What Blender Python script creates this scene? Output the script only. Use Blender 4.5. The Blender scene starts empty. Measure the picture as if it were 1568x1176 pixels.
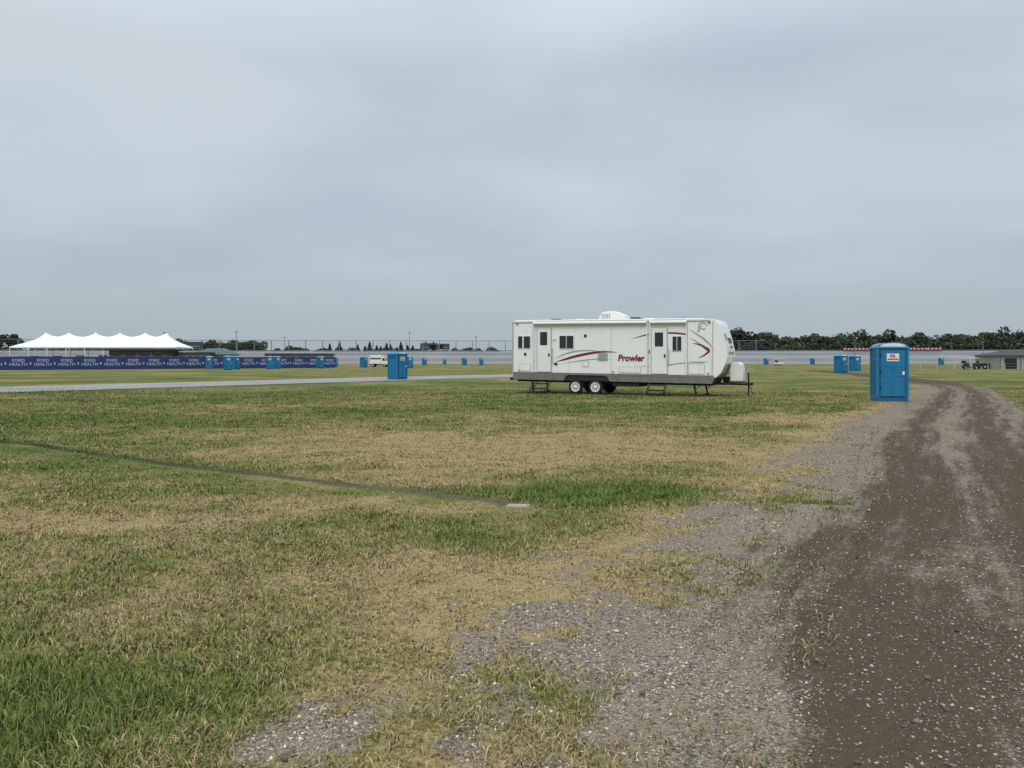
import bpy, bmesh, math, random
import numpy as np
from mathutils import Vector, Matrix
random.seed(7); rng = np.random.default_rng(7)
scene = bpy.context.scene
COL = scene.collection
R = math.radians

# ------------------------------------------------------------------ noise
def _h(ix, iy, s):
    n = (ix.astype(np.int64)*374761393 + iy.astype(np.int64)*668265263 + s*974634777) & 0xffffffff
    n = ((n ^ (n >> 13))*1274126177) & 0xffffffff
    n = n ^ (n >> 16)
    return (n & 0xffff)/65535.0
def vnoise(x, y, s=0):
    ix = np.floor(x); iy = np.floor(y); fx = x-ix; fy = y-iy
    fx = fx*fx*(3-2*fx); fy = fy*fy*(3-2*fy)
    a=_h(ix,iy,s); b=_h(ix+1,iy,s); c=_h(ix,iy+1,s); d=_h(ix+1,iy+1,s)
    return (a*(1-fx)+b*fx)*(1-fy)+(c*(1-fx)+d*fx)*fy
def fbm(x, y, s=0, o=4):
    r=0; a=.5; t=0
    for i in range(o):
        r = r+a*vnoise(x*2**i+i*17.3, y*2**i-i*9.1, s+i); t+=a; a*=.55
    return r/t
def sst(a,b,x):
    t=np.clip((x-a)/(b-a),0,1); return t*t*(3-2*t)

# ------------------------------------------------------------------ layout fields (metres)
LY=[-60,-10,0,3,4,5.1,6.3,7.9,10,13.6,20,27.3,38.5,48,60,80,100,140]
LX=[-9,-3,-2.1,-.95,-.6,-.05,.65,1.8,3.1,4.9,8.5,13.3,20.3,25.3,29.5,35,40,49]
RY=[-60,-10,0,3,8,14,21.9,35,42.8,55,80,100,140]
RX=[-2,3.5,4.5,5.2,7.4,10.4,14.9,22.4,26.6,31.7,38.5,43.5,52]
def road_v(x,y):
    L=np.interp(y,LY,LX); Rr=np.interp(y,RY,RX)
    return (x-L)/(Rr-L)
def ell(x,y,cx,cy,rx,ry):
    return np.exp(-(((x-cx)/rx)**2+((y-cy)/ry)**2))
def seam_d(x,y):
    return .548*x+.836*y-7.07+.07*np.sin(x*.9)+.03*np.sin(x*2.3+1)
def fields(x,y):
    v=road_v(x,y)
    w=(fbm(x*.9,y*.9,11)-.5)
    fine=(fbm(x*4,y*4,15)-.5)
    near=1-sst(9,16,y)
    left=sst(-.10,.17+.10*near,v+w*(.38+.12*near)+fine*.46); right=1-sst(.93,1.06,v+w*.12+fine*.08)
    grav=left*right*(1-sst(105,135,y))
    dry=.48+(fbm(x*.22,y*.33,21)-.5)*1.05+(fbm(x*1.3,y*1.6,31)-.5)*.95
    sd=seam_d(x,y)
    dry+= .60*np.clip(ell(x,y,-1.6,14.2,5.2,3.8)*1.1,0,1)*sst(.0,.5,sd)
    dry+= .30*ell(x,y,2.8,14.5,2.2,2.5)
    dry-= .95*ell(x,y,1.05,9.3,1.35,.95)
    dry-= .36*ell(x,y,-2.0,3.4,1.6,1.2)
    dry-= .26*ell(x,y,.1,6.9,1.2,.8)
    dry+= .20*ell(x,y,-4.2,7.6,3.6,1.7)
    dry-= .22*ell(x,y,-11,19,7,3)
    dry+= .7*ell(x,y,8.0,20.3,2.0,1.3)
    dry-= .10*sst(20,28,y)
    dry+= .10*sst(60,90,y)
    dry+= .50*np.exp(-((v-.02)/.14)**2)*(1-sst(60,80,y))
    dry=np.clip(dry,0,1)
    aw=(fbm(x*.35+y*.1,y*.30,41)-.5)
    dk=sst(.24,.42,v+aw*.34)*(1-sst(9,16,y)*.55)
    dk=dk*(1-.25*sst(.76,.92,v))
    dk+=(.58*np.exp(-((v-.37)/.08)**2)+.50*np.exp(-((v-.70)/.08)**2))*sst(7,13,y)
    dk-=.34*np.exp(-((v-.54)/.045)**2)
    dk+=.9*sst(44,58,y)
    dk=np.clip(dk,0,1)
    return v,grav,dry,dk
def zrel(x,y):
    f=1-sst(18,28,np.hypot(x,y))
    v=road_v(x,y)
    z=(fbm(x*.7,y*.7,51,3)-.5)*.07+(fbm(x*2.5,y*2.5,55,2)-.5)*.022
    z-=.03*sst(0,.3,v)*(1-sst(.8,1.05,v))
    z-=.025*(np.exp(-((v-.37)/.05)**2)+np.exp(-((v-.72)/.05)**2))
    return z*f

# ------------------------------------------------------------------ materials
class NT:
    def __init__(s,name):
        s.m=bpy.data.materials.new(name); s.m.use_nodes=True
        s.t=s.m.node_tree; s.n=s.t.nodes; s.l=s.t.links
        s.b=s.n['Principled BSDF']
    def new(s,t,**k):
        n=s.n.new(t)
        for a,b in k.items(): setattr(n,a,b)
        return n
    def math(s,op,a,b=None,c=None,clamp=False):
        n=s.new('ShaderNodeMath',operation=op); n.use_clamp=clamp
        for i,q in enumerate((a,b,c)):
            if q is None: continue
            if isinstance(q,(int,float)): n.inputs[i].default_value=q
            else: s.l.new(q,n.inputs[i])
        return n.outputs[0]
    def noise(s,vec,scale,detail=4,rough=.6):
        n=s.new('ShaderNodeTexNoise'); n.inputs['Scale'].default_value=scale
        n.inputs['Detail'].default_value=detail; n.inputs['Roughness'].default_value=rough
        if vec is not None: s.l.new(vec,n.inputs['Vector'])
        return n.outputs['Fac']
    def mix(s,f,a,b,mode='MIX'):
        n=s.new('ShaderNodeMix',data_type='RGBA',blend_type=mode)
        for i,q in ((0,f),(6,a),(7,b)):
            if isinstance(q,(int,float)): n.inputs[i].default_value=q
            elif isinstance(q,tuple): n.inputs[i].default_value=(*q[:3],1)
            else: s.l.new(q,n.inputs[i])
        return n.outputs[2]
    def mr(s,v,a,b,c=0,d=1):
        n=s.new('ShaderNodeMapRange'); s.l.new(v,n.inputs[0])
        for i,q in enumerate((a,b,c,d)): n.inputs[i+1].default_value=q
        return n.outputs[0]
def mat(name,col,rough=.6,metal=0,var=.12,scale=3.0,bump=0,spec=.4,obj=True):
    t=NT(name)
    tc=t.new('ShaderNodeTexCoord')
    f=t.noise(tc.outputs['Object'],scale,4,.65)
    k=t.mr(f,.3,.7,1-var,1+var*.6)
    hv=t.new('ShaderNodeHueSaturation'); hv.inputs['Color'].default_value=(*col,1)
    t.l.new(k,hv.inputs['Value'])
    t.l.new(hv.outputs[0],t.b.inputs['Base Color'])
    t.b.inputs['Roughness'].default_value=rough
    t.b.inputs['Metallic'].default_value=metal
    t.b.inputs['Specular IOR Level'].default_value=spec
    if bump:
        bn=t.new('ShaderNodeBump'); bn.inputs['Strength'].default_value=bump; bn.inputs['Distance'].default_value=.02
        t.l.new(t.noise(tc.outputs['Object'],scale*8,3),bn.inputs['Height']); t.l.new(bn.outputs[0],t.b.inputs['Normal'])
    return t.m
def attrmat(name,rough=.8,spec=.2):
    t=NT(name); a=t.new('ShaderNodeAttribute',attribute_name='Col')
    t.l.new(a.outputs['Color'],t.b.inputs['Base Color'])
    t.b.inputs['Roughness'].default_value=rough; t.b.inputs['Specular IOR Level'].default_value=spec
    return t.m
def streak_white():
    t=NT('weathered_white_siding')
    tc=t.new('ShaderNodeTexCoord'); mp=t.new('ShaderNodeMapping'); mp.inputs['Scale'].default_value=(5,5,.35)
    t.l.new(tc.outputs['Object'],mp.inputs[0])
    f=t.noise(mp.outputs[0],1.3,4,.6); g=t.noise(tc.outputs['Object'],.8,3)
    c=t.mix(t.mr(f,.52,.9),(.80,.80,.775),(.62,.61,.56)); c=t.mix(t.mr(g,.45,.8,0,.25),c,(.68,.67,.63))
    t.l.new(c,t.b.inputs['Base Color']); t.b.inputs['Roughness'].default_value=.38
    bn=t.new('ShaderNodeBump'); bn.inputs['Strength'].default_value=.05; bn.inputs['Distance'].default_value=.03
    t.l.new(g,bn.inputs['Height']); t.l.new(bn.outputs[0],t.b.inputs['Normal'])
    return t.m
M_white=mat('trailer_white_paint',(.77,.77,.75),.4,var=.05,scale=1.2)
M_side=streak_white()
M_trim=mat('aluminium_trim',(.42,.43,.43),.45,metal=.3)
M_skirt=mat('grey_skirt_metal',(.18,.17,.155),.6,var=.25)
M_glass=mat('tinted_glass',(.012,.014,.016),.08,spec=.7,var=.02)
M_black=mat('black_rubber',(.018,.018,.018),.8)
M_dark=mat('dark_underframe',(.02,.02,.02),.7)
M_red=mat('maroon_decal',(.20,.010,.028),.45,var=.05)
M_greyd=mat('grey_decal',(.33,.35,.33),.45,var=.05)
M_rim=mat('painted_white_rim',(.75,.76,.75),.4)
M_blue=mat('blue_polyethylene',(.010,.165,.33),.5,var=.16,scale=2.2,bump=.05)
M_blue2=mat('blue_polyethylene_roof',(.02,.23,.44),.42,var=.1)
M_blued=mat('blue_polyethylene_recess',(.008,.11,.235),.5)
M_signw=mat('white_sign',(.75,.75,.73),.5)
M_signr=mat('red_sign',(.42,.03,.03),.5)
M_amber=mat('amber_lens',(.6,.2,.02),.3)
M_asph=mat('weathered_asphalt',(.25,.24,.225),.9,var=.16,scale=.35)
M_track=mat('racetrack_asphalt',(.16,.165,.172),.9,var=.14,scale=.05)
M_track2=mat('racetrack_lane_asphalt',(.215,.215,.22),.9,var=.14,scale=.05)
M_wall=mat('white_painted_wall',(.42,.44,.45),.7,var=.1,scale=.1)
M_fence=mat('galvanised_steel',(.17,.19,.21),.6,metal=.2)
M_banner=mat('blue_banner_vinyl',(.022,.04,.17),.6,var=.12,scale=.4)
M_bantxt=mat('banner_lettering',(.50,.52,.58),.6)
M_tent=mat('white_tent_fabric',(.80,.82,.85),.6,var=.04)
M_bldg=mat('brown_cladding',(.10,.09,.085),.7)
M_roofd=mat('dark_roof',(.05,.05,.055),.8)
M_roofg=mat('green_metal_roof',(.05,.085,.08),.5)
M_beige=mat('beige_siding',(.36,.35,.31),.8)
M_conc=mat('concrete',(.34,.31,.26),.9,var=.25,scale=9,bump=.4)

# ------------------------------------------------------------------ mesh helpers
def empty(name,loc=(0,0,0),rot=0):
    e=bpy.data.objects.new(name,None); COL.objects.link(e); e.location=loc; e.rotation_euler=(0,0,rot); e.empty_display_size=.3
    return e
def addobj(name,me,parent=None,m=None,loc=None,rot=None):
    o=bpy.data.objects.new(name,me); COL.objects.link(o)
    if m is not None and len(me.materials)==0: me.materials.append(m)
    if parent: o.parent=parent
    if loc: o.location=loc
    if rot: o.rotation_euler=rot
    return o
def mesh(name,v,f,m=None,parent=None,smooth=False,warp=None,bevel=0,seg=2):
    bm=bmesh.new(); vs=[bm.verts.new(p) for p in v]
    for q in f: bm.faces.new([vs[i] for i in q])
    bmesh.ops.recalc_face_normals(bm,faces=bm.faces)
    if bevel: bmesh.ops.bevel(bm,geom=list(bm.edges),offset=bevel,segments=seg,affect='EDGES',profile=.6)
    if warp:
        for q in bm.verts: q.co=Vector(warp(q.co))
    me=bpy.data.meshes.new(name); bm.to_mesh(me); bm.free()
    if smooth:
        for p in me.polygons: p.use_smooth=True
    return addobj(name,me,parent,m)
def box(name,a,b,m,parent=None,bevel=0,warp=None,taper=None):
    x0,y0,z0=a; x1,y1,z1=b
    v=[(x0,y0,z0),(x1,y0,z0),(x1,y1,z0),(x0,y1,z0),(x0,y0,z1),(x1,y0,z1),(x1,y1,z1),(x0,y1,z1)]
    f=[(0,1,2,3),(4,5,6,7),(0,1,5,4),(1,2,6,5),(2,3,7,6),(3,0,4,7)]
    return mesh(name,v,f,m,parent,warp=warp,bevel=bevel)
def prism(name,prof,y0,y1,m,parent=None,bevel=0,warp=None,axis='y'):
    n=len(prof)
    if axis=='y': v=[(p[0],y0,p[1]) for p in prof]+[(p[0],y1,p[1]) for p in prof]
    else: v=[(y0,p[0],p[1]) for p in prof]+[(y1,p[0],p[1]) for p in prof]
    f=[tuple(range(n)),tuple(range(n,2*n))]+[(i,(i+1)%n,n+(i+1)%n,n+i) for i in range(n)]
    return mesh(name,v,f,m,parent,warp=warp,bevel=bevel)
def tube(name,pts,r,m,parent=None,n=8,warp=None,radii=None):
    v=[];f=[]
    P=[Vector(p) for p in pts]
    for i,p in enumerate(P):
        d=(P[min(i+1,len(P)-1)]-P[max(i-1,0)]).normalized()
        if i: a=(pa-d*pa.dot(d)).normalized()
        else: a=d.orthogonal().normalized()
        b=d.cross(a); pa=a
        rr=radii[i] if radii else r
        for k in range(n):
            t=2*math.pi*k/n; v.append(tuple(p+(a*math.cos(t)+b*math.sin(t))*rr))
    for i in range(len(P)-1):
        for k in range(n):
            f.append((i*n+k,i*n+(k+1)%n,(i+1)*n+(k+1)%n,(i+1)*n+k))
    f.append(tuple(range(n))); f.append(tuple((len(P)-1)*n+k for k in range(n)))
    return mesh(name,v,f,m,parent,warp=warp)
def lathe(name,prof,c,m,parent=None,n=32):
    v=[];f=[]
    for r,y in prof:
        for k in range(n):
            t=2*math.pi*k/n; v.append((c[0]+r*math.cos(t),c[1]+y,c[2]+r*math.sin(t)))
    L=len(prof)
    for i in range(L-1):
        for k in range(n): f.append((i*n+k,i*n+(k+1)%n,(i+1)*n+(k+1)%n,(i+1)*n+k))
    f.append(tuple(range(n))); f.append(tuple((L-1)*n+k for k in range(n)))
    return mesh(name,v,f,m,parent,smooth=True)
def text_mesh(body,size,shear=0,offset=0,extrude=.002,align='CENTER',spacing=1,lines=1):
    c=bpy.data.curves.new('t','FONT'); c.body=body; c.size=size; c.shear=shear; c.offset=offset; c.extrude=extrude
    c.align_x=align; c.space_character=spacing; c.space_line=lines; c.resolution_u=3
    o=bpy.data.objects.new('t',c); COL.objects.link(o)
    bpy.context.view_layer.update()
    me=bpy.data.meshes.new_from_object(o.evaluated_get(bpy.context.evaluated_depsgraph_get()))
    bpy.data.objects.remove(o); return me
def fastmesh(name,V,F3,col,m):
    me=bpy.data.meshes.new(name)
    me.vertices.add(len(V)); me.vertices.foreach_set('co',V.astype(np.float32).ravel())
    k=F3.shape[1]
    me.loops.add(F3.size); me.loops.foreach_set('vertex_index',F3.astype(np.int32).ravel())
    me.polygons.add(len(F3)); me.polygons.foreach_set('loop_start',np.arange(0,F3.size,k,dtype=np.int32))
    if col is not None:
        a=me.attributes.new('Col','FLOAT_COLOR','POINT')
        c4=np.ones((len(V),4),np.float32); c4[:,:3]=col; a.data.foreach_set('color',c4.ravel())
    me.update(calc_edges=True)
    me.materials.append(m)
    o=bpy.data.objects.new(name,me); COL.objects.link(o); return o

# ------------------------------------------------------------------ ground
def ground():
    n=640
    u=np.linspace(-math.asinh(700),math.asinh(700),n)
    xs=4*np.sinh(u)
    u2=np.linspace(-math.asinh(100),math.asinh(700),n)
    ys=4*np.sinh(u2)+6
    X,Y=np.meshgrid(xs,ys); x=X.ravel(); y=Y.ravel()
    z=zrel(x,y)
    V=np.stack([x,y,z],1)
    i=np.arange(n-1); I,J=np.meshgrid(i,i); a=(J*n+I).ravel()
    F=np.stack([a,a+1,a+n+1,a+n],1)
    t=NT('ground_grass_and_gravel')
    o=fastmesh('ground',V,F,None,t.m)
    me=o.data
    v,g,dry,dk=fields(x,y)
    at=me.attributes.new('msk','FLOAT_COLOR','POINT')
    at.data.foreach_set('color',np.stack([dry,g,dk,np.ones_like(v)],1).astype(np.float32).ravel())
    at=me.attributes.new('rv','FLOAT','POINT'); at.data.foreach_set('value',np.clip(v,-3,4).astype(np.float32))
    me.polygons.foreach_set('use_smooth',np.ones(len(F),bool))
    A=t.new('ShaderNodeAttribute',attribute_name='msk'); sp=t.new('ShaderNodeSeparateColor'); t.l.new(A.outputs['Color'],sp.inputs[0])
    RV=t.new('ShaderNodeAttribute',attribute_name='rv').outputs['Fac']
    dr,gr,dd=sp.outputs
    tc=t.new('ShaderNodeTexCoord'); P=tc.outputs['Object']
    sx=t.new('ShaderNodeSeparateXYZ'); t.l.new(P,sx.inputs[0])
    n1=t.noise(P,1.1,5,.7); nf=t.noise(P,28,3,.75); nff=t.noise(P,90,1,.7); nm=t.noise(P,6,4,.75); nb=t.noise(P,.16,4,.6)
    q=t.math('ADD',dr,t.math('MULTIPLY',t.math('SUBTRACT',n1,.5),1.0))
    q=t.math('ADD',q,t.math('MULTIPLY',t.math('SUBTRACT',nb,.5),.8))
    q=t.math('ADD',q,t.math('MULTIPLY',t.math('SUBTRACT',nf,.5),1.7),clamp=True)
    cr=t.new('ShaderNodeValToRGB'); t.l.new(q,cr.inputs[0])
    e=cr.color_ramp.elements; e[0].position=0; e[0].color=(.062,.094,.020,1); e[1].position=1; e[1].color=(.33,.24,.115,1)
    for p_,c_ in ((.35,(.118,.133,.032,1)),(.6,(.195,.168,.057,1))):
        k=e.new(p_); k.color=c_
    gc=cr.outputs[0]
    sh=t.mr(t.math('ADD',t.math('MULTIPLY',nff,.5),t.math('MULTIPLY',nf,.5)),.32,.62,.48,1.18)
    hv=t.new('ShaderNodeHueSaturation'); t.l.new(gc,hv.inputs['Color']); t.l.new(sh,hv.inputs['Value']); gc=hv.outputs[0]
    vo=t.new('ShaderNodeTexVoronoi'); vo.inputs['Scale'].default_value=75; t.l.new(P,vo.inputs['Vector'])
    s1=t.new('ShaderNodeSeparateColor'); t.l.new(vo.outputs['Color'],s1.inputs[0])
    stone=t.mix(s1.outputs[0],(.16,.125,.09),(.45,.38,.30))
    crack=t.mr(vo.outputs['Distance'],.25,.7,1.0,.40)
    hv2=t.new('ShaderNodeHueSaturation'); t.l.new(stone,hv2.inputs['Color']); t.l.new(crack,hv2.inputs['Value'])
    grv=t.mix(t.mr(nm,.40,.62,0,.75),hv2.outputs[0],(.235,.18,.128))
    dirt=t.mix(nf,(.036,.023,.014),(.108,.073,.046))
    cb=t.new('ShaderNodeCombineXYZ'); t.l.new(t.math('MULTIPLY',RV,24.0),cb.inputs[0]); t.l.new(t.math('MULTIPLY',sx.outputs[1],.40),cb.inputs[1])
    st=t.noise(cb.outputs[0],1.0,4,.65)
    dq=t.math('ADD',dd,t.math('MULTIPLY',t.math('SUBTRACT',nm,.5),1.3))
    dq=t.math('ADD',dq,t.math('MULTIPLY',t.math('SUBTRACT',n1,.5),1.2))
    dq=t.math('ADD',dq,t.math('MULTIPLY',t.math('SUBTRACT',st,.5),2.6))
    dq=t.math('ADD',dq,t.math('MULTIPLY',t.math('SUBTRACT',s1.outputs[1],.5),.45))
    dq=t.mr(dq,.24,.80,0.04,.93)
    rc=t.mix(dq,grv,dirt)
    gq=t.math('ADD',gr,t.math('MULTIPLY',t.math('SUBTRACT',nm,.5),1.1))
    gq=t.math('ADD',gq,t.math('MULTIPLY',t.math('SUBTRACT',nf,.5),.8))
    gq=t.mr(gq,.38,.62,0,1)
    fin=t.mix(gq,gc,rc)
    X_=sx.outputs[0]
    d=t.math('ADD',t.math('MULTIPLY',X_,.548),t.math('MULTIPLY',sx.outputs[1],.836))
    d=t.math('ADD',d,t.math('MULTIPLY',t.math('SINE',t.math('MULTIPLY',X_,.9)),.07))
    d=t.math('ADD',d,t.math('MULTIPLY',t.math('SINE',t.math('MULTIPLY_ADD',X_,2.3,1.0)),.03))
    d=t.math('ABSOLUTE',t.math('SUBTRACT',d,7.09))
    sm=t.mr(t.math('ADD',d,t.math('MULTIPLY',t.math('SUBTRACT',nm,.5),.22)),.07,.18,1,0)
    sm=t.math('MULTIPLY',sm,t.mr(X_,.1,.2,1,0))
    sm=t.math('MULTIPLY',sm,t.mr(X_,-18,-14,0,1))
    sm=t.math('MULTIPLY',sm,t.mr(n1,.35,.5,.45,1))
    fin=t.mix(t.math('MULTIPLY',sm,.92),fin,t.mix(t.mr(X_,-7,-1),(.018,.020,.010),t.mix(nm,(.03,.024,.015),(.18,.135,.088))))  # trench line: left end gets a painted dark green shadow colour, right end soil
    t.l.new(fin,t.b.inputs['Base Color'])
    t.b.inputs['Roughness'].default_value=.92; t.b.inputs['Specular IOR Level'].default_value=.1
    bn=t.new('ShaderNodeBump'); bn.inputs['Strength'].default_value=1.0; bn.inputs['Distance'].default_value=.025
    t.l.new(t.noise(P,32,2,.75),bn.inputs['Height']); t.l.new(bn.outputs[0],t.b.inputs['Normal'])
    return o
ground()

# ------------------------------------------------------------------ grass blades
def grass():
    NC=36000; per=11
    def sampY(n,a=2.3,b=44,p=.2):
        r=rng.random(n); return (a**p+(b**p-a**p)*r)**(1/p)
    cy=sampY(NC); cx=(rng.random(NC)*1.56-.78)*cy+rng.normal(0,.3,NC)
    sp=.020+.0038*cy
    x=(cx[:,None]+rng.normal(0,1,(NC,per))*sp[:,None]).ravel(); y=(cy[:,None]+rng.normal(0,1,(NC,per))*sp[:,None]).ravel()
    ch=np.repeat(rng.random(NC),per); ca=np.repeat(rng.random(NC)*6.28,per)
    n2=110000; y2=sampY(n2); x2=(rng.random(n2)*1.56-.78)*y2
    x=np.concatenate([x,x2]); y=np.concatenate([y,y2]); ch=np.concatenate([ch,rng.random(n2)]); ca=np.concatenate([ca,rng.random(n2)*6.28])
    v,g,dry,dk=fields(x,y)
    keepp=(1-sst(.25,.85,g+(rng.random(len(x))-.5)*.3))
    keepp*= np.where(v>-.25, 1-.35*np.exp(-((v-.0)/.15)**2),1)
    keepp=np.maximum(keepp,.14*(v<.36)*(vnoise(x*3,y*3,77)>.5))
    sd=seam_d(x,y); onl=(x<.15)&(x>-16)
    wob=(fbm(x*1.4,y*1.4,71,3)-.5)*.30
    keepp*=np.where((sd>-.34+wob)&(sd<.13-wob*.3)&onl,.08+.5*(vnoise(x*.9,y*.9,73)>.76),1)
    keepp*= .30+.70*sst(.25,.5,fbm(x*2.2,y*2.2,91,3)+ .25*(1-dry))
    keepp*=1-.8*sst(30,44,y)
    km=rng.random(len(x))<keepp
    x,y,ch,ca,dry,v,sd=[q[km] for q in (x,y,ch,ca,dry,v,sd)]
    N=len(x)
    r=rng.random(N)
    isdry=(r< np.clip((dry-.14)*1.2+ (ch-.5)*.35,.05,.97))
    h=(.018+.045*rng.random(N)+.034*ch*ch)*(1.15-.45*dry)*(1+y*.006)
    h*=np.where((sd>-1.0)&(sd<0)&(x<.15),.6,1)
    tallg=(rng.random(N)<.03); h=np.where(tallg,h*1.5,h)
    w=(.0024+.0020*rng.random(N))*(1+y/6.0)
    lean=np.where(isdry,.85+.6*rng.random(N),.3+.9*rng.random(N))
    az=ca+rng.normal(0,1.3,N)
    dxn,dyn=np.cos(az),np.sin(az); px,py=-dyn,dxn
    z0=zrel(x,y)-.004
    l1=lean*.55; l2=lean*1.15
    mx=x+dxn*h*.5*np.sin(l1); my=y+dyn*h*.5*np.sin(l1); mz=z0+h*.5*np.cos(l1)
    tx=mx+dxn*h*.5*np.sin(l2); ty=my+dyn*h*.5*np.sin(l2); tz=mz+h*.5*np.cos(l2)
    V=np.empty((N,5,3))
    V[:,0]=np.stack([x-px*w/2,y-py*w/2,z0],1); V[:,1]=np.stack([x+px*w/2,y+py*w/2,z0],1)
    V[:,2]=np.stack([mx-px*w*.42,my-py*w*.42,mz],1); V[:,3]=np.stack([mx+px*w*.42,my+py*w*.42,mz],1)
    V[:,4]=np.stack([tx,ty,tz],1)
    b=(np.arange(N)*5)[:,None]
    F=np.concatenate([b+np.array([[0,1,3]]),b+np.array([[0,3,2]]),b+np.array([[2,3,4]])],0)
    gA=np.array([.090,.150,.026]); gB=np.array([.21,.218,.052]); sA=np.array([.46,.35,.185]); sB=np.array([.24,.165,.085])
    t=np.clip(rng.random(N)*.7+dry*.55,0,1)[:,None]; gcol=gA*(1-t)+gB*t
    t2=rng.random(N)[:,None]; scol=sA*(1-t2)+sB*t2
    c=np.where(isdry[:,None],scol,gcol)*(.66+.6*rng.random(N))[:,None]
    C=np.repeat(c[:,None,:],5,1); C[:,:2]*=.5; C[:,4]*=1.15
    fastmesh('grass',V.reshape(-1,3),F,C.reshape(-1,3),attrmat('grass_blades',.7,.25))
grass()

# ------------------------------------------------------------------ gravel stones
def stones():
    N=165000
    r=rng.random(N); a,b,p=2.3,17,.45
    y=(a**p+(b**p-a**p)*r)**(1/p); x=(rng.random(N)*1.15-.30)*y-0.4
    v,g,dry,dk=fields(x,y)
    kp=sst(.15,.7,g)*(.85-.50*dk)*(.25+.75*sst(.35,.6,fbm(x*1.5,y*1.5,61,3)))+.015
    km=(rng.random(N)<kp); x,y,dk=x[km],y[km],dk[km]; N=len(x)
    s=.0026+.0068*rng.random(N)**3+.00024*y
    s=np.where(rng.random(N)<.02,s*1.9,s)
    base=np.array([[1,0,0],[0,1,0],[-1,0,0],[0,-1,0],[0,0,1],[0,0,-1]],float)
    V=base[None]*np.array([1,1,.6])+rng.normal(0,.22,(N,6,3))
    V*= (s[:,None]*(1+.35*rng.normal(0,1,(N,3)).clip(-1.2,1.5)))[:,None,:]
    an=rng.random(N)*6.28; ca,sa=np.cos(an)[:,None],np.sin(an)[:,None]
    X=V[:,:,0]*ca-V[:,:,1]*sa; Y=V[:,:,0]*sa+V[:,:,1]*ca
    V[:,:,0]=X+x[:,None]; V[:,:,1]=Y+y[:,None]; V[:,:,2]+=(zrel(x,y)+s*.25)[:,None]
    f=np.array([[0,1,4],[1,2,4],[2,3,4],[3,0,4],[1,0,5],[2,1,5],[3,2,5],[0,3,5]])
    F=((np.arange(N)*6)[:,None,None]+f[None]).reshape(-1,3)
    c=np.array([.45,.39,.32])*(.25+rng.random(N)**1.8*1.35)[:,None]*(1+rng.normal(0,.04,(N,3)))
    c=c*(1-.28*dk)[:,None]
    C=np.repeat(c[:,None],6,1)
    fastmesh('gravel',V.reshape(-1,3),F,C.reshape(-1,3).clip(.01,.75),attrmat('gravel_stones',.85,.2))
stones()
sl=mesh('concrete_slab',[(-.14,-.08,-.03),(.13,-.10,-.03),(.15,.05,-.03),(-.10,.10,-.03),(-.13,-.07,.02),(.11,-.09,.028),(.14,.04,.022),(-.09,.09,.016)],
 [(0,1,2,3),(4,5,6,7),(0,1,5,4),(1,2,6,5),(2,3,7,6),(3,0,4,7)],M_conc,bevel=.006)
sl.location=(.06,8.35,float(zrel(np.array([.06]),np.array([8.35]))[0]))

# ------------------------------------------------------------------ ribbons
def ribbon(name,pts,sec,m,parent=None,closed=False):
    P=[Vector((p[0],p[1])) for p in pts]; v=[];f=[];k=len(sec)
    for i,p in enumerate(P):
        d=(P[min(i+1,len(P)-1)]-P[max(i-1,0)]).normalized(); n=Vector((-d.y,d.x))
        for o,z in sec: v.append((p.x+n.x*o,p.y+n.y*o,z))
    for i in range(len(P)-1):
        for j in range(k-1): f.append((i*k+j,i*k+j+1,(i+1)*k+j+1,(i+1)*k+j))
    return mesh(name,v,f,m,parent)
ribbon('service_road',[(-70,16),(-50,25.5),(-27.5,41),(-17.8,54.5),(-9,67),(0,78),(12,92),(30,108)],[(-4.6,.022),(4.6,.022)],M_asph)

def oval(off=0,a0=15,a1=165,n=90,ax=520,ay=330):
    return [((ax+off)*math.cos(R(a)),(ay+off)*math.sin(R(a))) for a in np.linspace(a1,a0,n)]
tr=empty('racetrack')
pin=oval()
ribbon('apron',pin,[(-9,.03),(0,.06)],M_asph,tr)
ribbon('banked_surface',pin,[(0,.064),(9,2.2)],M_track,tr)
ribbon('banked_surface_upper',pin,[(9,2.2),(14,3.55)],M_track2,tr)
ribbon('banked_surface_top',pin,[(14,3.55),(18,4.7)],M_track,tr)
ribbon('painted_line',pin,[(.6,.24),(1.3,.42)],M_wall,tr)
wl=empty('track_wall')
ribbon('barrier_wall',pin,[(18.004,4.6),(18.004,5.35),(18.4,5.35),(18.4,0)],M_wall,wl)
ribbon('wall_cap_fence_band',oval(18.2),[(0,5.5),(0,5.9)],M_fence,wl)
ribbon('infield_wall',oval(-22),[(0,0),(0,.95),(.4,.95),(.4,0)],M_wall,wl)
cf=empty('catch_fence')
fp=[p for p in oval(18.8,78,165,220)]
v=[];f=[]
def addbox(v,f,a,b):
    x0,y0,z0=a;x1,y1,z1=b;k=len(v)
    v+= [(x0,y0,z0),(x1,y0,z0),(x1,y1,z0),(x0,y1,z0),(x0,y0,z1),(x1,y0,z1),(x1,y1,z1),(x0,y1,z1)]
    f+= [tuple(k+i for i in q) for q in ((0,1,2,3),(4,5,6,7),(0,1,5,4),(1,2,6,5),(2,3,7,6),(3,0,4,7))]
for p in fp[::2]: addbox(v,f,(p[0]-.15,p[1]-.15,5.4),(p[0]+.15,p[1]+.15,10.2))
mesh('fence_posts',v,f,M_fence,cf)
for i,z in enumerate((6.6,7.3,8.0,8.7,9.4,10.1)):
    ribbon('fence_cable',fp,[(0,z),(0,z+(.22 if z>10 else .06))],M_fence,cf)

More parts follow.
